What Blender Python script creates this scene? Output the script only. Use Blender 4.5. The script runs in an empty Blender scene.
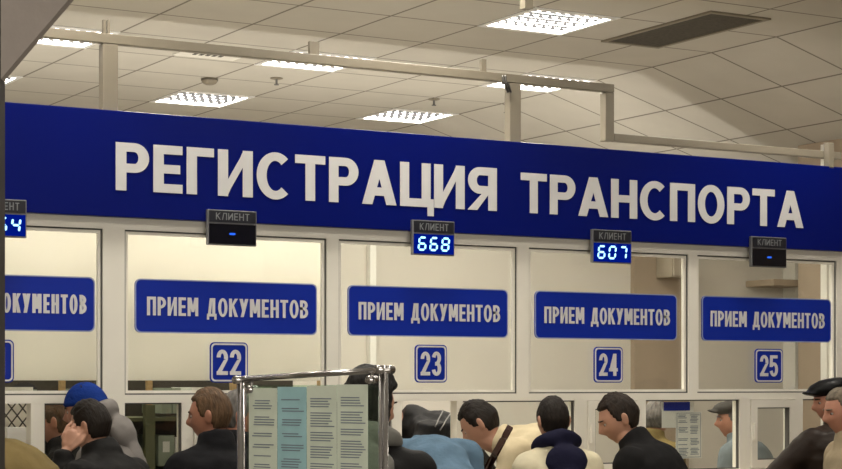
import bpy, bmesh, math, random
import numpy as np
from mathutils import Vector, Matrix, noise
random.seed(7); np.random.seed(7)
SC = bpy.context.scene
COL = SC.collection

# ------------------------------------------------------------------ camera, world, lights, exposure
EYE = 1.62
FLOOR = -.12
FPX = 1842.0
YAW = math.radians(30.09)
cam_d = bpy.data.cameras.new('camera'); cam = bpy.data.objects.new('camera', cam_d); COL.objects.link(cam)
cam.location = (0, 0, EYE); cam.rotation_euler = (math.pi/2, 0, -YAW)
cam_d.sensor_width = 36; cam_d.lens = FPX/842*36; cam_d.shift_y = (383-234.5)/842; cam_d.clip_end = 100
SC.camera = cam
w = bpy.data.worlds.new('world'); SC.world = w; w.use_nodes = True
w.node_tree.nodes['Background'].inputs[0].default_value = (1, .93, .82, 1)
w.node_tree.nodes['Background'].inputs[1].default_value = .3
SC.view_settings.view_transform = 'Standard'; SC.view_settings.look = 'None'
SC.view_settings.gamma = 1; SC.view_settings.use_curve_mapping = False
SC.view_settings.exposure = 1.1

def area(name, loc, sx, sy, power, col=(1, .94, .83), rot=(0, 0, 0), spread=math.pi):
    l = bpy.data.lights.new(name, 'AREA'); l.shape = 'RECTANGLE'; l.size = sx; l.size_y = sy
    l.energy = power; l.color = col; l.spread = spread
    o = bpy.data.objects.new(name, l); o.location = loc; o.rotation_euler = rot; COL.objects.link(o); return o
# added unseen uplight, placed so the dividing wall's top edges the bright ceiling
area('ceiling_fill_uplight', (5.3, 12.6, 2.05), 8.6, 0.16, 25, rot=(math.pi, 0, 0))
# added fill light behind the viewer
area('hall_fill_light', (0.5, -3.6, 2.2), 6.0, 2.2, 90, (1, .93, .82), rot=(math.radians(72), 0, 0), spread=math.radians(120))
# added unseen fill behind the banner, to brighten the office's inner walls
area('office_wall_fill', (4.9, 8.74, 2.72), 9.6, .10, 17, (1, .94, .84), rot=(math.radians(68), 0, 0))
LAMP_W = 26

# ------------------------------------------------------------------ geometry helpers
R_ = np.array([math.cos(YAW), -math.sin(YAW), 0]); F_ = np.array([math.sin(YAW), math.cos(YAW), 0]); C_ = np.array([0, 0, EYE])
def ray(px, py): return R_*(px-421)/FPX + F_ + np.array([0, 0, 1.0])*(383-py)/FPX
def on_y(px, py, y): r = ray(px, py); return C_ + r*y/r[1]
def at_d(px, py, d): return C_ + ray(px, py)*d
YP = 8.54

class MB:
    def __init__(s): s.v = []; s.f = []; s.m = []; s.mi = 0
    def add(s, vs, fs):
        o = len(s.v); s.v += [tuple(map(float, p)) for p in vs]
        for f in fs: s.f.append([i+o for i in f]); s.m.append(s.mi)
        return s
    def box(s, x0, x1, y0, y1, z0, z1):
        return s.add([(x0,y0,z0),(x1,y0,z0),(x1,y1,z0),(x0,y1,z0),(x0,y0,z1),(x1,y0,z1),(x1,y1,z1),(x0,y1,z1)],
                     [(0,3,2,1),(4,5,6,7),(0,1,5,4),(1,2,6,5),(2,3,7,6),(3,0,4,7)])
    def prism(s, poly, y0, y1):           # polygon in x,z, extruded in y
        n = len(poly)
        a = sum(poly[i][0]*poly[(i+1)%n][1]-poly[(i+1)%n][0]*poly[i][1] for i in range(n))
        if a < 0: poly = poly[::-1]
        return s.add([(p[0], y0, p[1]) for p in poly]+[(p[0], y1, p[1]) for p in poly],
                     [tuple(range(n)), tuple(range(2*n-1, n-1, -1))]+[(i, n+i, n+(i+1)%n, (i+1)%n) for i in range(n)])
    def ring(s, outer, inner, y0, y1):    # frame between two same-length outlines
        n = len(outer); vs = []
        for y in (y0, y1):
            vs += [(p[0], y, p[1]) for p in outer]+[(p[0], y, p[1]) for p in inner]
        fs = []
        for i in range(n):
            j = (i+1) % n
            fs += [(i, j, n+j, n+i), (2*n+i, 3*n+i, 3*n+j, 2*n+j), (i, 2*n+i, 2*n+j, j), (n+i, n+j, 3*n+j, 3*n+i)]
        return s.add(vs, fs)
    def loft(s, rings):                   # list of point rings, ends capped
        n = len(rings[0]); vs = [p for r in rings for p in r]; fs = []
        for k in range(len(rings)-1):
            for i in range(n):
                j = (i+1) % n
                fs.append((k*n+i, k*n+j, (k+1)*n+j, (k+1)*n+i))
        fs += [tuple(range(n))[::-1], tuple((len(rings)-1)*n+i for i in range(n))]
        return s.add(vs, fs)
    def capsule(s, p0, p1, r0, r1, n=14, flat=1.0, fdir=None):
        p0, p1 = Vector(p0), Vector(p1); d = (p1-p0); L = d.length
        if L < 1e-6: d = Vector((0, 0, 1))
        d.normalize(); a = d.orthogonal().normalized(); b = d.cross(a)
        if fdir is not None:
            a = (Vector(fdir)-d*d.dot(Vector(fdir))).normalized(); b = d.cross(a)
        rings = []
        for t in (-.98, -.8, -.5, 0): rr = r0*math.sqrt(1-t*t); rings.append((p0+d*r0*t, rr))
        for t in (0, .5, .8, .98): rr = r1*math.sqrt(1-t*t); rings.append((p1+d*r1*t, rr))
        return s.loft([[c+a*(rr*flat*math.cos(2*math.pi*i/n))+b*(rr*math.sin(2*math.pi*i/n)) for i in range(n)] for c, rr in rings])
    def tube(s, pts, r, n=8):
        pts = [Vector(p) for p in pts]; rings = []
        up = None
        for k, p in enumerate(pts):
            d = (pts[min(k+1, len(pts)-1)]-pts[max(k-1, 0)]).normalized()
            a = d.orthogonal().normalized() if up is None else (up-d*up.dot(d)).normalized()
            up = a; b = d.cross(a)
            rr = r[k] if isinstance(r, (list, tuple)) else r
            rings.append([p+a*rr*math.cos(2*math.pi*i/n)+b*rr*math.sin(2*math.pi*i/n) for i in range(n)])
        return s.loft(rings)
    def ellipsoid(s, c, r, M=None, nu=20, nv=14):
        vs, fs = sphere(nu, nv)
        out = []
        for q in vs:
            p = Vector((q[0]*r[0], q[1]*r[1], q[2]*r[2]))
            if M is not None: p = M @ p
            out.append(p+Vector(c))
        return s.add(out, fs)
    def mesh(s, name, mats):
        me = bpy.data.meshes.new(name); me.from_pydata(s.v, [], s.f)
        if not isinstance(mats, (list, tuple)): mats = [mats]
        for m in mats: me.materials.append(m)
        if len(mats) > 1: me.polygons.foreach_set('material_index', s.m)
        me.validate(); me.update(); return me
    def build(s, name, mats, parent=None, smooth=False):
        me = s.mesh(name, mats)
        if smooth: me.polygons.foreach_set('use_smooth', [True]*len(me.polygons))
        o = bpy.data.objects.new(name, me); COL.objects.link(o)
        if parent is not None: o.parent = parent
        return o

def sphere(nu, nv):
    vs = [(0, 0, -1)]; fs = []
    for j in range(1, nv):
        t = -math.pi/2+math.pi*j/nv
        for i in range(nu):
            a = 2*math.pi*i/nu; vs.append((math.cos(t)*math.cos(a), math.cos(t)*math.sin(a), math.sin(t)))
    vs.append((0, 0, 1)); last = len(vs)-1
    for i in range(nu): fs.append((0, 1+(i+1) % nu, 1+i))
    for j in range(nv-2):
        for i in range(nu):
            a = 1+j*nu+i; b = 1+j*nu+(i+1) % nu; fs.append((a, b, b+nu, a+nu))
    for i in range(nu): fs.append((last, 1+(nv-2)*nu+i, 1+(nv-2)*nu+(i+1) % nu))
    return vs, fs

def bevel(o, wd, seg=2):
    bm = bmesh.new(); bm.from_mesh(o.data)
    bmesh.ops.bevel(bm, geom=bm.edges[:], offset=wd, segments=seg, affect='EDGES', profile=.5)
    bm.to_mesh(o.data); bm.free(); return o

def tag(o, label=None, cat=None, group=None, kind=None):
    if label: o['label'] = label
    if cat: o['category'] = cat
    if group: o['group'] = group
    if kind: o['kind'] = kind
    return o
def empty(name, loc=(0, 0, 0), label=None, cat=None, group=None, kind=None):
    o = bpy.data.objects.new(name, None); o.empty_display_size = .1; o.location = loc; COL.objects.link(o)
    return tag(o, label, cat, group, kind)
def rel(o, root):                        # keep a mesh built in world space in place under a root
    v = Vector(root.location)
    o.data.transform(Matrix.Translation(-v)); o.parent = root; return o

def rrect(x0, x1, z0, z1, r, n=5):
    pts = []
    for cx, cz, a0 in ((x1-r, z1-r, 0), (x0+r, z1-r, 90), (x0+r, z0+r, 180), (x1-r, z0+r, 270)):
        for k in range(n+1):
            a = math.radians(a0+90*k/n); pts.append((cx+r*math.cos(a), cz+r*math.sin(a)))
    return pts

# ------------------------------------------------------------------ materials
def nodes(name):
    m = bpy.data.materials.new(name); m.use_nodes = True
    nt = m.node_tree; return m, nt, nt.nodes['Principled BSDF']
def mat(name, col, rough=.6, metal=0, var=.06, scale=8, bump=0, bscale=60, stretch=None, coat=0, spec=.5):
    m, nt, b = nodes(name)
    tc = nt.nodes.new('ShaderNodeTexCoord'); src = tc.outputs['Object']
    if stretch:
        mp = nt.nodes.new('ShaderNodeMapping'); mp.inputs['Scale'].default_value = stretch
        nt.links.new(src, mp.inputs[0]); src = mp.outputs[0]
    n = nt.nodes.new('ShaderNodeTexNoise'); n.inputs['Scale'].default_value = scale; n.inputs['Detail'].default_value = 4
    nt.links.new(src, n.inputs['Vector'])
    r = nt.nodes.new('ShaderNodeValToRGB')
    lo = [max(0, c*(1-var)) for c in col]; hi = [min(1, c*(1+var)) for c in col]
    r.color_ramp.elements[0].color = (*lo, 1); r.color_ramp.elements[1].color = (*hi, 1)
    r.color_ramp.elements[0].position = .3; r.color_ramp.elements[1].position = .7
    nt.links.new(n.outputs['Fac'], r.inputs[0]); nt.links.new(r.outputs[0], b.inputs['Base Color'])
    b.inputs['Roughness'].default_value = rough; b.inputs['Metallic'].default_value = metal
    b.inputs['Coat Weight'].default_value = coat; b.inputs['Specular IOR Level'].default_value = spec
    if bump:
        n2 = nt.nodes.new('ShaderNodeTexNoise'); n2.inputs['Scale'].default_value = bscale; n2.inputs['Detail'].default_value = 3
        nt.links.new(src, n2.inputs['Vector'])
        bp = nt.nodes.new('ShaderNodeBump'); bp.inputs['Strength'].default_value = bump; bp.inputs['Distance'].default_value = .01
        nt.links.new(n2.outputs['Fac'], bp.inputs['Height']); nt.links.new(bp.outputs[0], b.inputs['Normal'])
    return m
def glow(name, col, strength):
    m = bpy.data.materials.new(name); m.use_nodes = True; nt = m.node_tree
    nt.nodes.remove(nt.nodes['Principled BSDF'])
    e = nt.nodes.new('ShaderNodeEmission'); e.inputs[0].default_value = (*col, 1); e.inputs[1].default_value = strength
    nt.links.new(e.outputs[0], nt.nodes['Material Output'].inputs[0]); return m
def glass(name, tint=(.97, .98, .96), ior=1.5):
    m = bpy.data.materials.new(name); m.use_nodes = True; nt = m.node_tree
    nt.nodes.remove(nt.nodes['Principled BSDF'])
    t = nt.nodes.new('ShaderNodeBsdfTransparent'); t.inputs[0].default_value = (*tint, 1)
    g = nt.nodes.new('ShaderNodeBsdfGlossy'); g.inputs['Roughness'].default_value = .03
    lw = nt.nodes.new('ShaderNodeLayerWeight'); lw.inputs[0].default_value = .5
    pw_ = nt.nodes.new('ShaderNodeMath'); pw_.operation = 'POWER'; pw_.inputs[1].default_value = 5; nt.links.new(lw.outputs['Facing'], pw_.inputs[0])
    fr = nt.nodes.new('ShaderNodeMath'); fr.operation = 'MULTIPLY_ADD'; fr.inputs[1].default_value = .95; fr.inputs[2].default_value = ((ior-1)/(ior+1))**2; nt.links.new(pw_.outputs[0], fr.inputs[0])
    mx = nt.nodes.new('ShaderNodeMixShader')
    nt.links.new(fr.outputs[0], mx.inputs[0]); nt.links.new(t.outputs[0], mx.inputs[1]); nt.links.new(g.outputs[0], mx.inputs[2])
    nt.links.new(mx.outputs[0], nt.nodes['Material Output'].inputs[0]); return m
def tiles(name, col, line, tx, ty, ox, oy, mortar=.011):
    m, nt, b = nodes(name)
    tc = nt.nodes.new('ShaderNodeTexCoord'); mp = nt.nodes.new('ShaderNodeMapping')
    mp.inputs['Location'].default_value = (-ox, -oy, 0); nt.links.new(tc.outputs['Object'], mp.inputs[0])
    br = nt.nodes.new('ShaderNodeTexBrick'); br.offset = 0; br.squash = 1
    br.inputs['Scale'].default_value = 1; br.inputs['Brick Width'].default_value = tx; br.inputs['Row Height'].default_value = ty
    br.inputs['Mortar Size'].default_value = mortar; br.inputs['Mortar Smooth'].default_value = .3; br.inputs['Bias'].default_value = 0
    br.inputs['Color1'].default_value = (*[c*.985 for c in col], 1); br.inputs['Color2'].default_value = (*[c*1.015 for c in col], 1)
    br.inputs['Mortar'].default_value = (*line, 1)
    nt.links.new(mp.outputs[0], br.inputs['Vector'])
    n = nt.nodes.new('ShaderNodeTexNoise'); n.inputs['Scale'].default_value = 3; nt.links.new(tc.outputs['Object'], n.inputs['Vector'])
    mx = nt.nodes.new('ShaderNodeMixRGB'); mx.blend_type = 'MULTIPLY'; mx.inputs[0].default_value = .12
    nt.links.new(br.outputs['Color'], mx.inputs[1]); nt.links.new(n.outputs['Fac'], mx.inputs[2])
    nt.links.new(mx.outputs[0], b.inputs['Base Color']); b.inputs['Roughness'].default_value = .9
    bp = nt.nodes.new('ShaderNodeBump'); bp.inputs['Strength'].default_value = .3; bp.inputs['Distance'].default_value = .004; bp.invert = True
    nt.links.new(br.outputs['Fac'], bp.inputs['Height']); nt.links.new(bp.outputs[0], b.inputs['Normal'])
    return m

M = {}
M['ceiling'] = tiles('ceiling tiles', (.62, .59, .525), (.24, .215, .18), .66, .70, 5.82-6.6*2, 9.73-7.0*2)
M['floor'] = tiles('floor tiles', (.22, .20, .17), (.2, .18, .16), .4, .4, 0, 0)
M['wall'] = mat('cream wall paint', (.62, .57, .47), .8, var=.03, scale=2, bump=.05)
M['wall_office'] = mat('office wall paint', (.62, .58, .51), .8, var=.03, scale=2, bump=.05)
M['tan'] = mat('tan wall paint', (.36, .285, .21), .75, var=.05, scale=3)
M['white_trim'] = mat('white trim', (.82, .80, .74), .5, var=.02)
M['pvc'] = mat('white window plastic', (.80, .77, .69), .35, var=.02, scale=4)
M['gasket'] = mat('dark glazing gasket', (.07, .065, .06), .6)
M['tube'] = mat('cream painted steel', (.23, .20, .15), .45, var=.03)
M['banner'] = mat('dark blue banner vinyl', (.0015, .006, .125), .33, var=.05, scale=1.5, spec=.12)
M['sign'] = mat('blue sign vinyl', (.002, .020, .30), .45, var=.04, scale=3, spec=.25)
M['lettering'] = mat('white lettering vinyl', (.62, .61, .61), .5, var=.02)
M['glass'] = glass('window glass')
M['led_case'] = mat('grey display casing', (.17, .17, .175), .4, .3)
M['led_dark'] = mat('black display screen', (.004, .004, .008), .2)
M['led_name'] = mat('black name strip', (.012, .013, .02), .35)
M['led_text'] = mat('grey name lettering', (.20, .21, .22), .5)
M['led_halo'] = glow('blue digit halo', (.0, .012, .30), .32)  # emissive screen puts in the blue halo round the digits
M['digit'] = glow('bright blue digits', (.30, .62, 1.0), 1.3)
M['dash'] = glow('blue dash', (.03, .16, 1.0), .5)
M['lamp_panel'] = glow('lamp light', (1, .96, .90), 2.5)
M['louver'] = mat('white lamp louver', (.9, .9, .9), .3, var=.01)
M['louver_shade'] = mat('shade toned lamp louver', (.016, .016, .017), .5, var=.05, spec=.02)
M['dark_mesh'] = mat('dark vent mesh', (.075, .066, .052), .8, var=.25, scale=40)
M['chrome'] = mat('chrome tube', (.46, .44, .43), .22, .95, var=.04)
M['stand_glass'] = glass('stand glass', (.80, .90, .82))
M['edge_glass'] = mat('green glass edge', (.20, .30, .22), .2)
M['paper_green'] = mat('pale green paper', (.64, .70, .59), .7, var=.05, scale=14)
M['paper_blue'] = mat('light blue paper', (.34, .56, .60), .7, var=.06, scale=14)
M['paper'] = mat('white paper', (.75, .74, .70), .8, var=.03)
M['ink'] = mat('grey print', (.17, .20, .25), .8)
M['post'] = mat('dark brown post', (.012, .008, .006), .6, var=.2)
M['grey_paint'] = mat('grey paint', (.26, .225, .20), .7, var=.05, scale=20, bump=.1)
M['wood'] = mat('light wood', (.50, .34, .16), .6, var=.2, scale=5, stretch=(1, 1, 12))
M['shelf'] = mat('green shelf steel', (.11, .115, .055), .5, var=.1)
M['folder'] = mat('grey green folder card', (.28, .32, .25), .7, var=.15)
M['folder2'] = mat('dark brown folder card', (.05, .042, .032), .7, var=.15)
M['blind'] = mat('cream roller blind', (.86, .83, .76), .8, var=.015, scale=1.2)
_nt = M['blind'].node_tree; _tr = _nt.nodes.new('ShaderNodeBsdfTranslucent'); _tr.inputs[0].default_value = (.85, .82, .74, 1)
_mx = _nt.nodes.new('ShaderNodeMixShader'); _mx.inputs[0].default_value = .45
_nt.links.new(_nt.nodes['Principled BSDF'].outputs[0], _mx.inputs[1]); _nt.links.new(_tr.outputs[0], _mx.inputs[2]); _nt.links.new(_mx.outputs[0], _nt.nodes['Material Output'].inputs[0])
M['counter'] = mat('beige counter laminate', (.5, .45, .36), .5, var=.05)
M['wire'] = mat('dark lattice wire', (.05, .04, .03), .5)
M['cable'] = mat('dark cable', (.05, .045, .04), .5)

# ------------------------------------------------------------------ the room
S = 'structure'
GX, GY = .66, .70
LAMP_CELLS = [(6.48, 9.73), (5.82, 11.83), (7.80, 11.83), (5.82, 13.93), (7.80, 13.93), (3.84, 11.83), (3.84, 13.93), (3.84, 9.73), (1.86, 10.43), (5.16, 9.03),  # trailing cells: unseen office lamps added to light blinds and inner wall
              (2.52, 7.63), (4.50, 7.63), (7.14, 7.63),  # unseen hall lamps added to light the office walls and people
              (1.86, 5.53), (4.50, 5.53), (7.14, 5.53), (1.86, 2.03), (5.16, 2.03), (-.78, 3.43)]
X0, Y0 = 5.82-GX*18, 9.73-GY*20
def is_lamp(x, y): return any(abs(x-a) < .1 and abs(y-b) < .1 for a, b in LAMP_CELLS)
c = MB()
nx = 22; ny = 30
for i in range(nx):
    for j in range(ny):
        x = X0+GX*i; y = Y0+GY*j
        if x > 8.4: continue
        if is_lamp(x, y): continue
        c.add([(x, y, 4), (x+GX, y, 4), (x+GX, y+GY, 4), (x, y+GY, 4)], [(0, 3, 2, 1)])
XC = X0+GX*22
ceil = c.build('ceiling', M['ceiling'])
tag(ceil, 'pale tiled suspended ceiling with square lamps over hall and office', 'ceiling', kind=S)
# the sloped side of the ceiling
ang = math.atan(.286); LS = (10.75-8.46)/math.cos(ang)
sl = MB().add([(0, 0, 0), (LS, 0, 0), (LS, ny*GY, 0), (0, ny*GY, 0)], [(0, 3, 2, 1)])
M['ceiling2'] = tiles('sloped ceiling tiles', (.62, .59, .525), (.24, .215, .18), GX/math.cos(ang)*1.005, .70, 0, 0)
slo = sl.build('ceiling', M['ceiling2']); slo.location = (8.46, Y0, 4); slo.rotation_euler = (0, ang, 0)
tag(slo, 'tiled ceiling part sloping down to the tan wall', 'ceiling', kind=S)
YE = Y0+ny*GY
tag(MB().box(X0, 12, Y0, YE, FLOOR-.1, FLOOR).build('floor', M['floor']), 'grey brown tiled floor under the waiting people', 'floor', kind=S)
tag(MB().box(X0-.1, X0, Y0, YE, FLOOR, 4).build('wall_left', M['wall']), 'cream wall on the far left side of hall', 'wall', kind=S)
tag(MB().box(X0, 12, Y0-.1, Y0, FLOOR, 4).build('wall_rear', M['wall']), 'cream wall behind the viewer', 'wall', kind=S)
tag(MB().box(X0, 12, YE, YE+.1, FLOOR, 4).build('wall_back', M['wall_office']), 'cream far wall of the office', 'wall', kind=S)
wr = MB().box(10.08, 10.2, Y0, 11.33, FLOOR, 3.535).build('wall_right', M['tan'])
tag(wr, 'tan brown wall at right end of the service windows', 'wall', kind=S)
tag(MB().box(12, 12.1, Y0, YE, FLOOR, 4).build('wall_outer', M['wall']), 'outer cream wall of the office at right', 'wall', kind=S)
tag(MB().box(10.02, 10.08, 10.93, 11.0, FLOOR, 3.5).build('trim_1', M['white_trim']), 'white vertical strip on the tan wall behind window 25', 'trim', kind=S)
wi = MB().box(X0, 10.55, 11.75, 11.85, FLOOR, 3.2)
tag(wi.build('wall_inner', M['wall_office']), 'cream dividing wall inside the office behind the windows', 'wall', kind=S)
tag(MB().box(6.356, 6.405, 11.70, 11.75, FLOOR, 3.2).build('trim_2', M['white_trim']), 'white vertical strip on office wall behind window 23', 'trim', kind=S)
tag(MB().box(8.72, 9.26, 11.70, 11.75, FLOOR, 3.0).build('trim_3', M['tan']), 'tan wall panel behind right half of window 24', 'wall panel', kind=S)
tag(MB().box(10.29, 10.53, 11.60, 11.75, FLOOR, 2.9).build('trim_4', M['white_trim']), 'white pilaster put in for a bright opening beside the tan wall', 'pilaster', kind=S)  # white colour puts in the brightness of an opening here
duct = MB()
a, b_ = on_y(770, 283, 11.45), on_y(806, 279, 11.45)
duct.box(a[0], b_[0], 11.4, 11.75, a[2]-.02, a[2]+.03)
tag(duct.build('wall_shelf', M['tan']), 'narrow brown wall shelf seen through top of window 25', 'shelf')
a, b_ = on_y(664, 256, 11.6), on_y(684, 278, 11.6)
bx = empty('wall_cabinet', (a[0], 11.75, b_[2]), 'small grey beige wall cabinet seen through top right of window 24', 'cabinet')
o = MB().box(a[0], b_[0]+.06, 11.5, 11.7, b_[2], a[2]).build('body', mat('beige cabinet', (.36, .31, .24), .6)); rel(o, bx)
o = MB().box(a[0]+.01, b_[0]+.05, 11.485, 11.5, b_[2]+.01, a[2]-.01).build('door', mat('beige cabinet door', (.38, .33, .26), .6)); rel(o, bx)

# dark post and slanted grey soffit close to the viewer
def cam_prism(mb, poly, d0, d1):
    n = len(poly); mb.add([at_d(*p, d0) for p in poly]+[at_d(p[0], p[1], d0)+F_*(d1-d0) for p in poly],
       [tuple(range(n)), tuple(range(2*n-1, n-1, -1))]+[(i, n+i, n+(i+1) % n, (i+1) % n) for i in range(n)]); return mb
p = at_d(5, 383, 3.0)
post = MB().box(-.36, 0, -.14, 0, FLOOR, 3.99).build('trim_5', M['post']); post.location = (p[0], p[1], 0); post.rotation_euler = (0, 0, -YAW)
tag(post, 'dark brown post edge along the far left of the picture', 'post', kind=S)
gus = MB(); s0 = 3.0/FPX
gus.prism([(0, (383-82)*s0), (.34, (383-82)*s0+.34*82/70), (.34, 2.35), (0, 2.35)], -.03, -.005)
gus = gus.build('trim_6', M['grey_paint']); gus.location = (p[0], p[1], EYE); gus.rotation_euler = (0, 0, -YAW)
gus.data.update()
tag(gus, 'grey slanted soffit beside top of the dark post', 'soffit', kind=S)

# ------------------------------------------------------------------ partition with service windows
ZR0, ZR1, ZH0, ZH1 = 1.522, 1.562, 2.372, 2.46
YB = YP+.07
MULL = [(-.40, -.29), (.79, .86), (1.975, 2.085), (3.158, 3.271), (4.383, 4.453), (5.565, 5.641), (6.759, 6.824), (7.912, 7.985), (9.1, 9.17), (10.0, 10.08)]
LOW = [(2.797, 2.864), (3.572, 3.631), (4.03, 4.09), (4.77, 4.831), (5.174, 5.212), (5.951, 6.033), (6.39, 6.448), (7.144, 7.221), (7.573, 7.637), (8.32, 8.39), (8.76, 8.82), (2.39, 2.45), (1.2, 1.26), (1.61, 1.67)]
wf = MB()
wf.box(-.4, 10.08, YP, YB, ZR0, ZR1); wf.box(-.4, 10.08, YP, YB, ZH0, ZH1); wf.box(-.4, 10.08, YP, YB, 1.06, 1.11)
for x0, x1 in MULL:
    wf.box(x0, x1, YP+.001, YB-.001, ZR1, ZH0)
for x0, x1 in [(3.158, 3.271), (-.4, -.29), (10.0, 10.08)]: wf.box(x0, x1, YP+.001, YB-.001, 1.11, ZR0)
for x0, x1 in LOW: wf.box(x0, x1, YP+.001, YB-.001, 1.11, ZR0)
wf.box(-.4, 10.08, YP+.005, YB-.005, FLOOR, 1.06)
wf.box(-.4, 10.08, YP+.01, YB-.01, ZH1, 2.93)
wfo = wf.build('wall_front', M['pvc'])
tag(wfo, 'white plastic framed partition holding the row of service windows', 'partition', kind=S)
ct = MB().box(-.4, 10.08, YP-.22, YP-.003, 1.0, 1.045).build('counter', M['counter']); bevel(ct, .008)
tag(ct, 'beige service counter running below the windows', 'counter')

def frame(mb, x0, x1, z0, z1, wd, y0, y1):
    mb.ring([(x0, z0), (x1, z0), (x1, z1), (x0, z1)], [(x0+wd, z0+wd), (x1-wd, z0+wd), (x1-wd, z1-wd), (x0+wd, z1-wd)], y0, y1)
UP = [(2.085, 3.158), (3.271, 4.383), (4.453, 5.565), (5.641, 6.759), (6.824, 7.912), (7.985, 9.1)]
LOWBAYS = [[(2.45, 2.797, 'o'), (2.864, 3.158, 'f')], [(3.271, 3.572, 'f'), (3.631, 4.03, 'c'), (4.09, 4.77, 'f')], [(4.831, 5.174, 'o'), (5.212, 5.951, 'f')],
           [(6.033, 6.39, 'c'), (6.448, 7.144, 'f')], [(7.221, 7.573, 'c'), (7.637, 8.32, 'f')], [(8.39, 8.76, 'c')]]
for k, (u, lows) in enumerate(zip(UP, LOWBAYS)):
    nm = ['window 21', 'window 22', 'window 23', 'window 24', 'window 25', 'the last window'][k]
    wn = empty('window_%d' % (k+1), (u[0], YP, 1.1), 'glazed bay of the white partition, service '+nm, 'window', kind=S)
    g = MB(); frame(g, u[0], u[1], ZR1, ZH0, .007, YP+.012, YP+.03); rel(g.build('gasket', M['gasket']), wn)
    g = MB(); frame(g, u[0]+.007, u[1]-.007, ZR1+.007, ZH0-.007, .014, YP+.016, YP+.034); rel(g.build('bead', M['pvc']), wn)
    rel(MB().box(u[0], u[1], YP+.04, YP+.041, ZR1, ZH0).build('upper_pane', M['glass']), wn)
    for (x0, x1, t) in lows:
        if t == 'f':
            g = MB(); frame(g, x0, x1, 1.11, ZR0, .007, YP+.012, YP+.03); rel(g.build('gasket', M['gasket']), wn)
            rel(MB().box(x0, x1, YP+.04, YP+.041, 1.11, ZR0).build('lower_pane', M['glass']), wn)
        elif t == 'c':
            g = MB(); frame(g, x0+.004, x1-.004, 1.115, ZR0-.004, .045, YP-.012, YP+.045); s_ = rel(g.build('casement', M['pvc']), wn)
            g = MB(); frame(g, x0+.049, x1-.049, 1.16, ZR0-.049, .006, YP-.006, YP+.03); q = g.build('gasket', M['gasket']); rel(q, wn); q.parent = s_
            q = MB().box(x0+.049, x1-.049, YP+.02, YP+.021, 1.16, ZR0-.049).build('lower_pane', M['glass']); rel(q, wn); q.parent = s_
            q = MB().box(x0+.012, x0+.032, YP-.03, YP-.012, 1.28, 1.38).build('handle', M['pvc']); rel(q, wn); q.parent = s_

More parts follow.
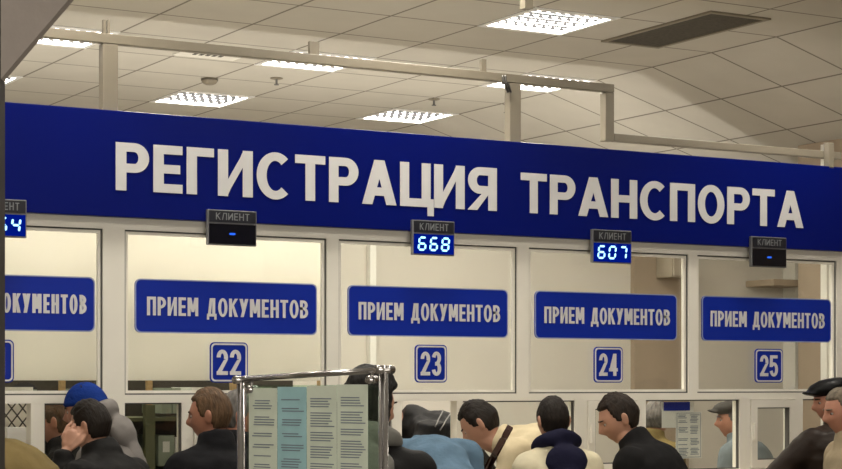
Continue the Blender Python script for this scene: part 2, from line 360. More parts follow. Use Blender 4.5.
# ------------------------------------------------------------------ lettering helper (mesh from the built-in font)
GW = {'М': 1.22, 'Ц': 1.02, 'Д': 1.12, 'А': 1.12, 'Я': 1.0, 'О': 1.08, 'И': 1.04, 'Н': 1.0, 'П': 1.0, 'Л': 1.08, 'Р': .94, 'С': 1.06, 'Т': .94, 'Е': .84, 'Г': .80, 'К': 1.04, 'У': 1.04, 'В': .98, ' ': .62,
      '1': .62, '2': 1, '3': 1, '4': 1.04, '5': 1}
def glyph(ch, W, T, H):
    """polygons of one capital or digit in a box W wide and 1 high; T and H are the stem and bar widths"""
    P = []
    def rc(x0, y0, x1, y1): P.append([(x0, y0), (x1, y0), (x1, y1), (x0, y1)])
    def arc(cx, cy, rx, ry, a0, a1, n=18):
        for k in range(n):
            p, q = math.radians(a0+(a1-a0)*k/n), math.radians(a0+(a1-a0)*(k+1)/n)
            P.append([(cx+rx*math.cos(p), cy+ry*math.sin(p)), (cx+rx*math.cos(q), cy+ry*math.sin(q)),
                      (cx+(rx-T)*math.cos(q), cy+(ry-H)*math.sin(q)), (cx+(rx-T)*math.cos(p), cy+(ry-H)*math.sin(p))])
    def dg(x0, y0, x1, y1, t): P.append([(x0, y0), (x0+t, y0), (x1+t, y1), (x1, y1)])
    def bowl(x, y0, y1, w):               # D-shaped bowl from stem at x
        b = (y1-y0)/2; rx = min(b*1.05, w-T*.4); xc = x+w-rx
        rc(x, y1-H, xc, y1); rc(x, y0, xc, y0+H); arc(xc, (y0+y1)/2, rx, b, -90, 90)
    if ch in 'ПИНЦМ': rc(0, 0, T, 1); rc(W-T, 0, W, 1)
    if ch == 'П': rc(0, 1-H, W, 1)
    elif ch == 'Н': rc(0, .5-H/2, W, .5+H/2)
    elif ch == 'И': dg(T*.55, 0, W-T*1.55, 1, T) if False else P.append([(T*.6, .02), (T*.98, .02), (W-T*.6, .98), (W-T*.98, .98)]) or P.append([(T, .06), (T, .36), (W-T, .94), (W-T, .64)])
    elif ch == 'Ц': rc(0, 0, W+T*.35, H); rc(W-T*.35, -.2, W+T*.35, H)
    elif ch == 'М':
        P.append([(0, 1), (T*1.25, 1), (W/2+T*.42, .22), (W/2-T*.42, .22)]); P.append([(W, 1), (W-T*1.25, 1), (W/2-T*.42, .22), (W/2+T*.42, .22)])
    elif ch == 'Р': rc(0, 0, T, 1); bowl(0, .38, 1, W)
    elif ch == 'В': rc(0, 0, T, 1); bowl(0, .47, 1, W*.94); bowl(0, 0, .47+H, W)
    elif ch == 'Я':
        rc(W-T, 0, W, 1)
        n0 = len(P); bowl(0, .38, 1, W)
        for k in range(n0, len(P)): P[k] = [(W-x, y) for x, y in P[k]]
        P.append([(-T*.05, 0), (T*1.05, 0), (W-T*.7, .45), (W-T*1.6, .42)])
    elif ch == 'Е': rc(0, 0, T, 1); rc(0, 1-H, W, 1); rc(0, .5-H/2, W*.92, .5+H/2); rc(0, 0, W, H)
    elif ch == 'Г': rc(0, 0, T, 1); rc(0, 1-H, W, 1)
    elif ch == 'Т': rc(W/2-T/2, 0, W/2+T/2, 1); rc(0, 1-H, W, 1)
    elif ch == 'О': arc(W/2, .5, W/2, .515, 0, 360, 36)
    elif ch == 'С': arc(W*.54, .5, W*.54, .515, 48, 312, 30)
    elif ch == 'А': dg(0, 0, W/2-T*.55, 1, T*1.1); dg(W-T*1.1, 0, W/2-T*.55, 1, T*1.1); rc(W*.22, .2, W*.78, .2+H)
    elif ch == 'Л': rc(W-T, 0, W, 1); rc(W*.28, 1-H, W, 1); P.append([(0, 0), (T, 0), (W*.28+T*.95, 1), (W*.28, 1)])
    elif ch == 'Д':
        rc(W*.86-T, H, W*.86, 1); rc(W*.3, 1-H, W*.86, 1); P.append([(W*.1, H*.5), (W*.1+T, H*.5), (W*.3+T*.9, 1), (W*.3, 1)])
        rc(0, 0, W, H); rc(0, -.17, T*.75, H); rc(W-T*.75, -.17, W, H)
    elif ch == 'К': rc(0, 0, T, 1); P.append([(T*.8, .40), (T*.8, .62), (W-T*1.1, 1), (W, 1)]); P.append([(T*.9, .60), (T*1.5, .70), (W, 0), (W-T*1.15, 0)])
    elif ch == 'У': P.append([(W*.12, 0), (W*.12+T*1.05, 0), (W, 1), (W-T*1.1, 1)]); P.append([(0, 1), (T*1.1, 1), (W*.5+T*.55, .34), (W*.5-T*.5, .26)])
    elif ch == '1': rc(W-T, 0, W, 1); P.append([(0, .64), (W-T*.5, .74), (W-T*.5, 1), (W-T*.9, 1), (0, .80)])
    elif ch == '2': arc(W/2, .70, W/2, .31, -20, 180, 20); P.append([(0, H*.6), (T*1.15, H*.6), (W, .62), (W-T, .60)]); rc(0, 0, W, H)
    elif ch == '3': arc(W/2, .735, W*.48, .28, -90, 170, 24); arc(W/2, .285, W/2, .30, -170, 90, 24); rc(W*.36, .5-H*.55, W*.55, .5+H*.5)
    elif ch == '4': rc(W*.84-T, 0, W*.84, 1); rc(0, .2, W, .2+H); P.append([(0, .2), (T*.95, .2), (W*.84, 1), (W*.84-T, 1)])
    elif ch == '5': rc(W*.06, 1-H, W*.94, 1); P.append([(0, .44), (T*.95, .44), (W*.06+T, 1), (W*.06, 1)]); arc(W/2, .325, W/2, .34, -165, 140, 26)
    return P
def text_meshes(txt, mt, cap, width, depth=.004, stem=.2, bar=.17, gap=.13):
    """one mesh per word, the whole line fitted to the given width"""
    tot = sum(GW[c] for c in txt); base = (width/cap-gap*(len(txt)-1))/tot
    out = []; x = 0; k = 0
    for word in txt.split(' '):
        mb = MB()
        for c in word:
            w_ = GW[c]*base
            for pl in glyph(c, w_, stem, bar):
                mb.prism([((x+p[0])*cap, p[1]*cap) for p in pl], -depth-.00002*(k % 7), 0); k += 1
            x += w_+gap
        x += GW[' ']*base+gap
        out.append(mb.mesh('lettering', mt))
    return out
def put_text(name, txt, mt, parent, loc, **kw):
    for me in text_meshes(txt, mt, **kw):
        o = bpy.data.objects.new(name, me); COL.objects.link(o); o.location = loc; o.parent = parent

# ------------------------------------------------------------------ the long banner
YBN = YP-.05
z0 = on_y(421, 231, YBN)[2]
bz0, bz1 = 2.428, 2.945
bn = empty('banner', (.9, YBN, bz0), 'long dark blue banner over the windows with big white lettering', 'banner')
o = MB().box(0, 9.17, 0, .045, 0, bz1-bz0).build('panel', M['banner'], bn); bevel(o, .004)
for wd, xa, xb, yt, yb in (('РЕГИСТРАЦИЯ', 115.5, 496.5, 142, 190), ('ТРАНСПОРТА', 520.5, 803, 172.5, 212.5)):
    A, B = on_y(xa, yt, YBN), on_y(xa, yb, YBN); E_ = on_y(xb, yt, YBN)
    put_text('lettering', wd, M['lettering'], bn, (A[0]-.9, -.001, B[2]-bz0), cap=A[2]-B[2], width=E_[0]-A[0], depth=.003, stem=.235, bar=.185, gap=.095)

# ------------------------------------------------------------------ window signs, number plates, queue displays
SIGNS = [(-75, 95, 273, 329, '21'), (135, 317, 281, 331.5, '22'), (348, 508, 288.5, 335, '23'), (535, 677, 293, 337.5, '24'), (702, 831, 297.5, 340, '25')]
YS = YP+.01
for xa, xb, yt, yb, num in SIGNS:
    A = on_y(xa, yt, YS); B = on_y(xa, yb, YS); E_ = on_y(xb, yt, YS); W = E_[0]-A[0]
    zt = 2.135; zb = 1.868; H = zt-zb
    s = empty('sign_board', (A[0], YS, zb), 'blue document reception sign with white lettering on window '+num, 'sign', 'document reception signs on the windows')
    MB().prism(rrect(0, W, 0, H, .03), 0, .008).build('panel', M['sign'], s)
    MB().ring(rrect(0, W, 0, H, .03), rrect(.006, W-.006, .006, H-.006, .027), -.001, 0.0).build('border', mat('pale sign edge', (.25, .3, .5), .5), s)
    put_text('lettering', 'ПРИЕМ ДОКУМЕНТОВ', M['lettering'], s, (W*.062, -.001, H*.325), cap=H*.345, width=W*.885, depth=.002, stem=.172, bar=.15, gap=.10)
PLATES = [(-20, 14, '21'), (210, 248, '22'), (415, 447, '23'), (594, 623, '24'), (755, 783, '25')]
for xa, xb, num in PLATES:
    A = on_y(xa, 360, YS); E_ = on_y(xb, 360, YS); W = E_[0]-A[0]; zt, zb = 1.826, 1.622; H = zt-zb
    s = empty('number_plate', (A[0], YS, zb), 'blue square plate with white number %s on the glass' % num, 'number plate', 'number plates on the windows')
    MB().prism(rrect(0, W, 0, H, .025), 0, .006).build('panel', M['sign'], s)
    MB().ring(rrect(.006, W-.006, .006, H-.006, .021), rrect(.014, W-.014, .014, H-.014, .016), -.002, 0).build('border', M['lettering'], s)
    put_text('digits', num, M['lettering'], s, (W*.17, -.001, H*.19), cap=H*.62, width=W*(.64 if num != '21' else .56), depth=.002, stem=.17, bar=.15, gap=.085)

SEG = {'0': 'abcdef', '4': 'bcfg', '5': 'acdfg', '6': 'acdefg', '7': 'abc', '8': 'abcdefg', '-': 'g'}
def seg_poly(sg, wd, h, t):
    hh = h/2
    def hor(z): return [(t*.25, z), (t*.75, z+t/2), (wd-t*.75, z+t/2), (wd-t*.25, z), (wd-t*.75, z-t/2), (t*.75, z-t/2)]
    def ver(x, za, zb): return [(x, za+t*.25), (x+t/2, za+t*.75), (x+t/2, zb-t*.75), (x, zb-t*.25), (x-t/2, zb-t*.75), (x-t/2, za+t*.75)]
    return {'a': hor(h), 'd': hor(0), 'g': hor(hh), 'f': ver(0, hh, h), 'b': ver(wd, hh, h), 'e': ver(0, 0, hh), 'c': ver(wd, 0, hh)}[sg]
DISP = [(-22, 27, 197.5, 236, '654', '21'), (208, 257, 209, 244.5, '-', '22'), (413, 455, 219.5, 254.5, '668', '23'), (593, 632, 229, 262.5, '607', '24'), (752, 787, 236, 266.5, '-', '25')]
YD = YP-.078
for xa, xb, yt, yb, txt, num in DISP:
    A = on_y(xa, yt, YD); B = on_y(xa, yb, YD); E_ = on_y(xb, yt, YD); W = E_[0]-A[0]; H = A[2]-B[2]
    desc = {'654': 'lit blue queue display above window 21 beside the dark post', '668': 'lit blue queue display reading 668 above window 23', '607': 'lit blue queue display reading 607 above window 24'}.get(txt, 'black queue display showing a blue dash above window '+num)
    d = empty('queue_display', (A[0], YD, B[2]), desc, 'display', 'queue displays under the banner')
    o = MB().box(0, W, .004, .028, 0, H).build('casing', M['led_case'], d); bevel(o, .003)
    zs = H*.60
    nm = MB().box(.007, W-.007, 0, .006, zs+.008, H-.006).build('name_strip', M['led_name'], d)
    put_text('lettering', 'КЛИЕНТ', M['led_text'], nm, (W*.16, -.0005, zs+.008+H*.07), cap=H*.2, width=W*.68, depth=.001, stem=.13, bar=.12, gap=.2)
    sc = MB().box(.007, W-.007, 0, .006, .007, zs).build('screen', M['led_dark'] if txt == '-' else M['led_halo'], d)
    dg = MB(); h = (zs-.007)*.62; t = h*.17; dw = W*.155
    for i, ch in enumerate(txt):
        dg = MB()
        ox = W*.5-dw/2+(i-(len(txt)-1)/2)*W*.275
        for sg in SEG[ch]:
            pl = [((x+.12*z+ox-.02*W), z+.007+(zs-.007)*.2) for x, z in seg_poly(sg, dw, h, t)]
            dg.prism(pl, -.001, .002)
        dg.build('dash' if txt == '-' else 'digit', M['dash'] if txt == '-' else M['digit'], sc)

# ------------------------------------------------------------------ steel tube frame on top of the partition
tf = empty('tube_frame', (3.2, YP, 2.93), 'cream square steel tube frame standing on top of the blue banner', 'frame')
TT = .045
def part(mb, name, m, root, bev=0):
    o = mb.build(name, m); rel(o, root)
    if bev: bevel(o, bev)
    return o
zt = 3.325
part(MB().box(.6, 6.225, YP, YP+TT, zt-.048, zt), 'rail', M['tube'], tf, .004)
part(MB().box(3.158, 3.238, YP+.002, YP+.06, 2.93, zt-.049), 'post', M['tube'], tf, .004)
part(MB().box(5.517, 5.59, YP+.002, YP+.06, 2.93, zt-.049), 'post', M['tube'], tf, .004)
part(MB().box(6.165, 6.225, YP+.002, YP+.06, 3.0, zt-.049), 'post', M['tube'], tf, .004)
part(MB().box(6.226, 7.95, YP, YP+TT, 3.0, 3.045), 'rail', M['tube'], tf, .004)
part(MB().box(7.80, 7.845, YP-.05, YP-.002, 2.93, 3.09), 'post', M['tube'], tf, .004)
for x0, x1 in ((4.29, 4.345), (5.34, 5.37), (3.165, 3.178), (3.186, 3.199)):
    part(MB().box(x0, x1, YP+.012, YP+.035, zt+.0005, zt+.068), 'bracket', M['tube'], tf)
cb = MB()
for k, dx in enumerate((0, .022)):
    pts = []
    for i in range(15):
        tt = i/14; A = on_y(503+dx*120-6*math.sin(tt*3.1)*(-1 if tt < .5 else -.4)*-.4+5*tt*tt, 76+tt*16, YP-.02)
        pts.append((A[0], YP-.02-.02*math.sin(tt*3.1), A[2]))
    cb.tube(pts, .007)
tag(cb.build('cable', M['cable'], smooth=True), 'short dark cable looped at the second post of tube frame', 'cable')
A = on_y(527, 9, 8.1)
tag(MB().box(A[0]-.025, A[0]+.025, 8.08, 8.13, A[2], 4.0).build('ceiling_rod', M['tube']), 'short rod hanging from ceiling above the nearest lamp', 'rod')

# ------------------------------------------------------------------ ceiling lamps
LAMP_LABEL = ['nearest square louvred lamp, by the large dark vent', 'square louvred lamp half behind the tube frame, at centre left', 'square louvred lamp behind the second post of the tube frame',
              'square louvred lamp low over letters of the banner at left', 'square louvred lamp low over banner between the two tall posts', 'square louvred lamp cut off by the grey slanted soffit', 'square louvred lamp deep in the office behind the soffit']
OUT = 'added unseen square louvred lamp in the office ceiling above the view'
def make_lamp():
    r = empty('ceiling_lamp')
    s = MB(); a = .315; b = .345
    s.ring([(-.33, -.35), (.33, -.35), (.33, .35), (-.33, .35)], [(-.295, -.295), (.295, -.295), (.295, .295), (-.295, .295)], -.006, .002)
    for v in range(len(s.v)): x, y, z = s.v[v]; s.v[v] = (x, z, y)
    s.build('frame', M['louver'], r)
    h = MB()
    for x0, x1, y0, y1 in ((-.30, -.295, -.3, .3), (.295, .30, -.3, .3), (-.3, .3, -.30, -.295), (-.3, .3, .295, .30)): h.box(x0, x1, y0, y1, 0, .10)
    h.box(-.33, .33, -.35, .35, .10, .11)
    h.build('housing', M['louver'], r)
    MB().box(-.293, .293, -.293, .293, .092, .098).build('tube_panel', M['lamp_panel'], r)
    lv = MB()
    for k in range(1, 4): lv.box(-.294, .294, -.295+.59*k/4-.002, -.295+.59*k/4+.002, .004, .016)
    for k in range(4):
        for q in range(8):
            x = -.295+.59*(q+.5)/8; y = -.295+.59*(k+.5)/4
            lv.prism([(x-.026, .003), (x+.026, .003), (x+.008, .021), (x-.008, .021)], y-.003, y+.003)  # dark wedges painted in for the unlit gaps between louver blades
    lv.build('louver', M['louver_shade'], r)
    return r
lamp0 = make_lamp()
for i, (x, y) in enumerate(LAMP_CELLS):
    if i == 0: r = lamp0
    else:
        r = lamp0.copy(); COL.objects.link(r)
        for ch in list(lamp0.children):
            q = ch.copy(); COL.objects.link(q); q.parent = r
    r.location = (x+GX/2, y+GY/2, 4.0)
    tag(r, LAMP_LABEL[i] if i < len(LAMP_LABEL) else OUT if y > 9 else 'square louvred lamp in the hall ceiling above and behind the viewer', 'ceiling lamp', 'square louvred ceiling lamps' if i < len(LAMP_LABEL) else 'added office lamps above the view' if y > 9 else 'hall lamps above the viewer')
    area('lamp_light', (x+GX/2, y+GY/2, 4.085), .56, .56, LAMP_W*(1.0 if y > 9 else .58), (1, .935, .81))

# vents, detector and sprinklers on the ceiling
v = empty('air_vent', (7.75, 9.85, 4.0), 'large dark mesh air vent in the ceiling right of nearest lamp', 'vent')
s = MB().box(-.215, .215, -.56, .56, -.006, .004).build('mesh_panel', M['dark_mesh'], v)
s = MB(); s.ring([(-.25, -.60), (.25, -.60), (.25, .60), (-.25, .60)], [(-.215, -.56), (.215, -.56), (.215, .56), (-.215, .56)], -.012, 0)
for k in range(len(s.v)): x, y, z = s.v[k]; s.v[k] = (x, z, y)
s.build('frame', M['ceiling'].copy() if False else M['tube'], v)
def on_ceiling(px, py): r = ray(px, py); return C_ + r*(4-EYE)/r[2]
A = on_ceiling(216, 52)
v = empty('air_vent', (A[0], A[1], 4.0), 'small white ceiling vent with dark slots behind the tube frame', 'vent')
MB().box(-.24, .24, -.24, .24, -.008, .002).build('frame', M['white_trim'], v)
g = MB()
for k in range(5): g.box(-.13+.05*k, -.105+.05*k, -.15, .13, -.011, -.008)
g.build('slot', M['gasket'], v)
A = on_ceiling(209.5, 78.5)
sd = empty('smoke_detector', (A[0], A[1], 4.0), 'round cream smoke detector on ceiling above the leftmost low lamp', 'smoke detector')
g = MB(); g.loft([[(rr*math.cos(2*math.pi*i/20), rr*math.sin(2*math.pi*i/20), z) for i in range(20)] for z, rr in ((0, .065), (-.02, .065), (-.04, .05), (-.05, .03))][::-1]); g.build('body', M['tube'], sd, True)
g = MB(); g.loft([[(rr*math.cos(2*math.pi*i/20), rr*math.sin(2*math.pi*i/20), z) for i in range(20)] for z, rr in ((-.010, .0665), (-.016, .0665))][::-1]); g.build('vent_ring', M['gasket'], sd, True)
for px, py, lb in ((276.5, 78, 'small sprinkler head on ceiling below the centre left lamp'), (434, 99, 'small sprinkler head on ceiling above the middle low lamp'), (506, 106.5, 'small sprinkler head on ceiling beside second post of tube frame')):
    A = on_ceiling(px, py)
    sp = empty('sprinkler', (A[0], A[1], 4.0), lb, 'sprinkler', 'sprinkler heads on the ceiling')
    g = MB(); g.loft([[(rr*math.cos(2*math.pi*i/14), rr*math.sin(2*math.pi*i/14), z) for i in range(14)] for z, rr in ((0, .05), (-.006, .05), (-.012, .03))][::-1]); g.build('plate', M['tube'], sp)
    g = MB(); g.tube([(0, 0, -.008), (0, 0, -.05)], .009); g.tube([(0, 0, -.05), (0, 0, -.056)], .02, 10); g.build('nozzle', M['led_case'], sp)

# ------------------------------------------------------------------ office things behind the glass
for xa, xb, lb, y in ((-.3, 3.49, 'long cream roller blind behind window 21', 9.25), (3.50, 4.78, 'cream roller blind behind window 22', 9.25)):
    zb = on_y(150, 380.5, 9.25)[2]+.006
    r = empty('roller_blind', (xa, y, zb), lb, 'blind', 'cream roller blinds')
    MB().box(0, xb-xa, 0, .006, 0, 1.1).build('cloth', M['blind'], r)
    for x in (.02, xb-xa-.04):
        MB().box(x, x+.02, YB-y, .02, 1.11, 1.13).build('bracket', M['white_trim'], r)
    MB().box(0, xb-xa, -.004, .010, -.006, 0).build('bottom_bar', M['blind'], r)
    g = MB(); g.tube([(0, 0, 1.12), (xb-xa, 0, 1.12)], .03, 12); g.build('roller', M['white_trim'], r, True)
# storage rack with folders
yr = 9.5
rk = empty('storage_rack', (1.5, yr, 0), 'green steel and wood storage rack of folders behind windows 21 and 22', 'rack')
posts = [on_y(q, 420, yr)[0] for q in (62, 149, 233)]
for x in posts+[posts[0]-.65, posts[-1]+.55]:
    g = MB().box(x-.028, x+.028, yr-.02, yr+.02, FLOOR, 1.5).build('upright', M['shelf']); rel(g, rk)
    g = MB().box(x-.015, x+.015, yr-.015, yr+.015, 1.5, 1.70).build('post_top', M['wood']); rel(g, rk)
xa, xb = posts[0]-.68, posts[-1]+.58
for z in (.3, .75, 1.12, 1.41): rel(MB().box(xa, xb, yr+.02, yr+.42, z, z+.02).build('shelf', M['shelf']), rk)
rel(MB().box(xa, xb, yr+.42, yr+.44, FLOOR, 1.85).build('back_panel', M['folder2']), rk)
k = 0
for z, hh in ((1.14, .2), (1.43, .15)):
    x = xa+.03
    while x < xb-.1:
        wd = random.uniform(.05, .13); h = hh*random.uniform(.75, 1)
        if all(abs(x+wd/2-q) > .045+wd/2 for q in posts):
            mm = [M['folder'], M['folder'], M['paper'], M['folder2'], M['folder']][k % 5]
            f = empty('folder', (x, yr+.05, z+.0205), 'upright document folder in a row on the storage rack behind glass', 'folder', 'document folders on the storage rack')
            MB().box(0, wd-.006, 0, .3, 0, h).build('cover', mm, f)
            MB().box(wd*.25, wd*.65, -.002, 0, h*.45, h*.8).build('spine_label', M['paper'], f)
            k += 1
        x += wd
# lattice grille behind window 21
xa_, xb_ = on_y(-10, 420, 8.75)[0], on_y(33, 420, 8.75)[0]
lg = MB(); z0_, z1_ = 1.36, 1.56
n = 9
for i in range(-4, 9):
    for s_ in (1, -1):
        x = xa_+i*.055
        pts = []
        for t in np.linspace(0, 1, 9):
            xx = x+(t*.16 if s_ > 0 else .16-t*.16); zz = z0_+t*(z1_-z0_)
            if xa_ <= xx <= xb_: pts.append((xx, 8.75+.004*s_, zz))
        if len(pts) > 1: lg.tube(pts, .0035, 6)
lt = empty('lattice_grille', (xa_, 8.75, 1.05), 'dark diamond wire lattice behind the lower glass of window 21', 'grille')
rel(lg.build('wires', M['wire']), lt)
g = MB(); frame(g, xa_-.01, xb_+.01, 1.06, z1_+.01, .01, 8.74, 8.76); rel(g.build('frame', M['wire']), lt)
bb = empty('notice_board', (xa_, 8.84, 1.05), 'cream board behind the wire lattice at window 21', 'board')
rel(MB().box(xa_-.03, xb_+.03, 8.84, 8.86, 1.0, 1.60).build('panel', M['blind']), bb)
A = on_y(17, 428, 8.7)
tag(MB().box(A[0]-.07, A[0]+.03, 8.63, 8.73, 1.045+.0, A[2]+.004).build('paper_stack', M['paper']), 'white paper stack on the ledge in front of wire lattice', 'paper stack')
A, B = on_y(48, 427, 8.72), on_y(60, 440, 8.72)
# inner ledge
tag(MB().box(-.3, 10.0, YB+.003, YB+.28, 1.005, 1.045).build('ledge', M['counter']), 'narrow inner ledge behind the service windows', 'ledge')

# notices on the office wall by window 24/25
def lines(mb, x0, x1, z0, z1, n, y, th):
    for i in range(n):
        z = z1-(i+.5)*(z1-z0)/n
        if random.random() < .12: continue
        a = x0+random.uniform(0, .12)*(x1-x0); b = x1-random.uniform(0, .3)*(x1-x0)
        mb.box(a, b, y-.0006, y, z-th/2, z+th/2)
yn = YP+.0435
A, B = on_y(676, 412, yn), on_y(701.5, 458, yn)
nt_ = empty('notice_sheet', (A[0], yn, B[2]), 'white notice of printed columns hanging behind lower glass of window 24', 'notice')
W, H = B[0]-A[0], A[2]-B[2]
MB().box(0, W, 0, .002, 0, H).build('sheet', M['paper'], nt_)
g = MB()
for cxx in (.08, .54):
    for rr in range(4): lines(g, W*cxx, W*(cxx+.4), H*(.04+.24*rr), H*(.04+.24*rr+.19), 6, 0, H*.016)
frame(g, W*.03, W*.97, H*.02, H*.98, .003, -.0008, 0)
g.build('print', M['ink'], nt_)
A, B = on_y(664, 402, yn+.001), on_y(690, 410.5, yn+.001)
st = empty('small_sign', (A[0], yn+.001, B[2]), 'small blue sign with pale border hanging behind window 24 under the rail', 'sign')
W, H = B[0]-A[0], A[2]-B[2]
MB().box(0, W, 0, .004, 0, H).build('panel', M['sign'], st); MB().box(-.012, W+.03, .004, .006, -.10, H).build('backing', M['paper'], st)

# ------------------------------------------------------------------ leaflet stand in front
DL, DR = 6.15, 5.75
PL, PR = at_d(241, 376, DL), at_d(383, 365.5, DR)
sx = np.array([PR[0]-PL[0], PR[1]-PL[1]]); SW = float(np.linalg.norm(sx)); sa = math.atan2(sx[1], sx[0])
sd_ = empty('leaflet_stand', (PL[0], PL[1], FLOOR), 'chrome tube stand with a glass panel of leaflets before window 22', 'stand'); sd_.rotation_euler = (0, 0, sa)
hl, hr = PL[2]-FLOOR, PR[2]-FLOOR
def tubep(p0, p1, r, name, parent=sd_, m='chrome', n=14): g = MB(); g.tube([p0, p1], r, n); return g.build(name, M[m], parent, True)
tubep((0, 0, 0.02), (0, 0, hl), .013, 'post'); tubep((SW-.008, 0, .02), (SW-.008, 0, hr), .0085, 'post'); tubep((SW+.011, 0, .02), (SW+.011, 0, hr), .0085, 'post')
tubep((-.03, 0, hl-.012), (SW+.03, 0, hr-.014), .0085, 'top_rail'); tubep((-.01, .03, hl-.004), (SW+.01, .03, hr-.008), .005, 'top_rail')
tubep((0, 0, .55), (SW, 0, .55), .011, 'bottom_rail')
for x, h in ((0, hl), (SW, hr)):
    g = MB(); g.tube([(x, -.03, h-.013), (x, .045, h-.013)], .014, 12); g.build('clamp', M['chrome'], sd_, True)
    g = MB(); g.box(x-.03, x+.03, -.22, .22, 0, .022); bevel(g.build('foot', M['chrome'], sd_), .006)
    xi = .05 if x == 0 else -.045
    g = MB(); g.tube([(x+xi, -.02, h-.045), (x+xi, .02, h-.045)], .013, 12); g.tube([(x+xi, 0, h-.05), (x+xi, 0, h-.015)], .005, 8); g.build('clip', M['chrome'], sd_, True)
gx0, gx1 = .030, SW-.012
zt0 = hl-.030
gl = MB(); gl.box(gx0, gx1, -.003, .003, .6, zt0); gl.build('glass_panel', M['stand_glass'], sd_)
MB().box(gx1, gx1+.004, -.003, .003, .6, zt0).build('glass_edge', M['edge_glass'], sd_)
pw = [0.255, 0.255, 0.26, 0.25]; names = ['leftmost pale green leaflet on the glass stand', 'light blue leaflet on the glass stand', 'pale green leaflet right of the blue leaflet on stand', 'rightmost pale green leaflet on the glass stand']
xx = gx0+.012; LW = (gx1-.045-xx)/4
for i in range(4):
    root = empty('leaflet', (0, 0, 0), names[i], 'leaflet', 'leaflets on the glass stand')
    L0 = Vector((PL[0], PL[1], 0))+Vector((math.cos(sa)*xx-math.sin(sa)*(-.004), math.sin(sa)*xx+math.cos(sa)*(-.004), zt0-.72+.004*i+FLOOR)); root.location = L0; root.rotation_euler = (0, 0, sa)
    Hh = .71
    pm = M['paper_blue'] if i == 1 else M['paper_green']
    MB().box(0, LW-.002, -.001, 0, 0, Hh).build('sheet', pm, root)
    g = MB(); z = Hh-.04
    while z > .05:
        nlin = random.randint(1, 4) if i < 2 else random.randint(3, 8)
        for q in range(nlin):
            a = random.uniform(.12, .22) if i < 2 else .12
            b = random.uniform(.7, .92)
            g.box(LW*a, LW*b, -.0016, -.001, z-.0035, z); z -= .0085
        z -= .012 if i > 1 else .02
    g.build('print', M['ink'], root)
    xx += LW

# ------------------------------------------------------------------ people
SKIN = mat('skin', (.45, .235, .155), .55, var=.06, scale=12)
SKIN2 = mat('ruddy skin', (.42, .19, .12), .55, var=.08, scale=12)
EYEW = mat('eye white', (.36, .32, .28), .4); IRIS = mat('dark iris', (.03, .02, .015), .2)
TROUS = mat('dark trousers', (.03, .032, .04), .8, bump=.2); SHOE = mat('black shoe leather', (.015, .013, .012), .4)
def hairm(name, col): return mat(name, col, .6, spec=.22, var=.45, scale=26, bump=.6, bscale=45, stretch=(3, 1, .7))
def cloth(name, col, rough=.85, bump=.3, bs=30, var=.12): return mat(name, col, rough, var=var, scale=9, bump=bump, bscale=bs, spec=.12)

def remesh(mb, name, mt, parent, vox, it=2, fold=0, fscale=7, loc=None):
    me = mb.mesh('tmp', mt); o = bpy.data.objects.new('tmp', me); COL.objects.link(o)
    md = o.modifiers.new('r', 'REMESH'); md.mode = 'VOXEL'; md.voxel_size = vox; md.use_smooth_shade = True
    if it: sm = o.modifiers.new('s', 'SMOOTH'); sm.factor = .5; sm.iterations = it
    dg = bpy.context.evaluated_depsgraph_get(); out = bpy.data.meshes.new_from_object(o.evaluated_get(dg))
    bpy.data.objects.remove(o); bpy.data.meshes.remove(me)
    if fold:
        n = len(out.vertices); co = np.empty(n*3); out.vertices.foreach_get('co', co); co = co.reshape(-1, 3)
        no = np.empty(n*3); out.vertices.foreach_get('normal', no); no = no.reshape(-1, 3)
        off = random.random()*50
        for i in range(n):
            p = Vector(co[i])*fscale+Vector((off, 0, 0))
            q = Vector((p.x*.6+.7*p.z, p.y, p.z*1.5))
            d = 1-abs(noise.noise(q))*2.2
            co[i] += no[i]*(fold*d+fold*.5*noise.noise(p*2.7))
        out.vertices.foreach_set('co', co.ravel()); out.update()
    out.name = name
    if not out.materials: out.materials.append(mt)
    out.polygons.foreach_set('use_smooth', [True]*len(out.polygons))
    ob = bpy.data.objects.new(name, out); COL.objects.link(ob)
    if parent is not None: ob.parent = parent
    return ob

HV, HF = sphere(72, 54); HN = np.array(HV)
def head_pts(N, fat=0.0):
    x, y, z = N.T
    low = np.clip(-z, 0, 1)
    X = x*(.076+fat*.010)*(1-(.30-fat*.12)*low**1.4); Y = y*.096; Z = z*.118
    Y = np.where(y < 0, Y*(1-.50*low), Y*(1-.06*low))
    f = np.clip(y*3, 0, 1)
    g = lambda x0, z0, sx, sz: np.exp(-((np.abs(X)-x0)/sx)**2-((Z-z0)/sz)**2)
    Y = Y+f*(.027*g(0, -.024, .012, .017)+.013*g(0, -.002, .010, .02)+.005*np.exp(-((Z-.026)/.011)**2-(X/.055)**2)
             - .010*g(.031, .006, .014, .011)+.006*g(0, -.058, .02, .007)+.005*g(0, -.071, .017, .007)+.011*g(0, -.100, .02, .016)+.004*g(.04, -.02, .02, .02))
    return np.stack([X, Y, Z], 1)
def smooth01(t): t = np.clip(t, 0, 1); return t*t*(3-2*t)
def hair_mask(N, style):
    x, y, z = N.T
    ang = y/np.maximum(1e-6, np.sqrt(x*x+y*y))          # 1 front, -1 back
    if style == 'long': thr = np.where(ang > .45, .55, np.where(ang > .1, .55-(.45-ang)/.35*1.5, -.98))
    elif style == 'beanie': thr = .18+.10*ang
    elif style == 'cap': thr = .30+.02*ang
    else:
        front = .60 if style != 'bald' else .8
        thr = np.where(ang > .55, front, np.where(ang > .25, front-(.55-ang)/.30*(front+.02), np.where(ang > -.05, -.02-(.25-ang)/.30*.10, np.where(ang > -.35, .02-(-.05-ang)/.30*.52, -.52))))
    return smooth01((z-thr)/.10+.5)
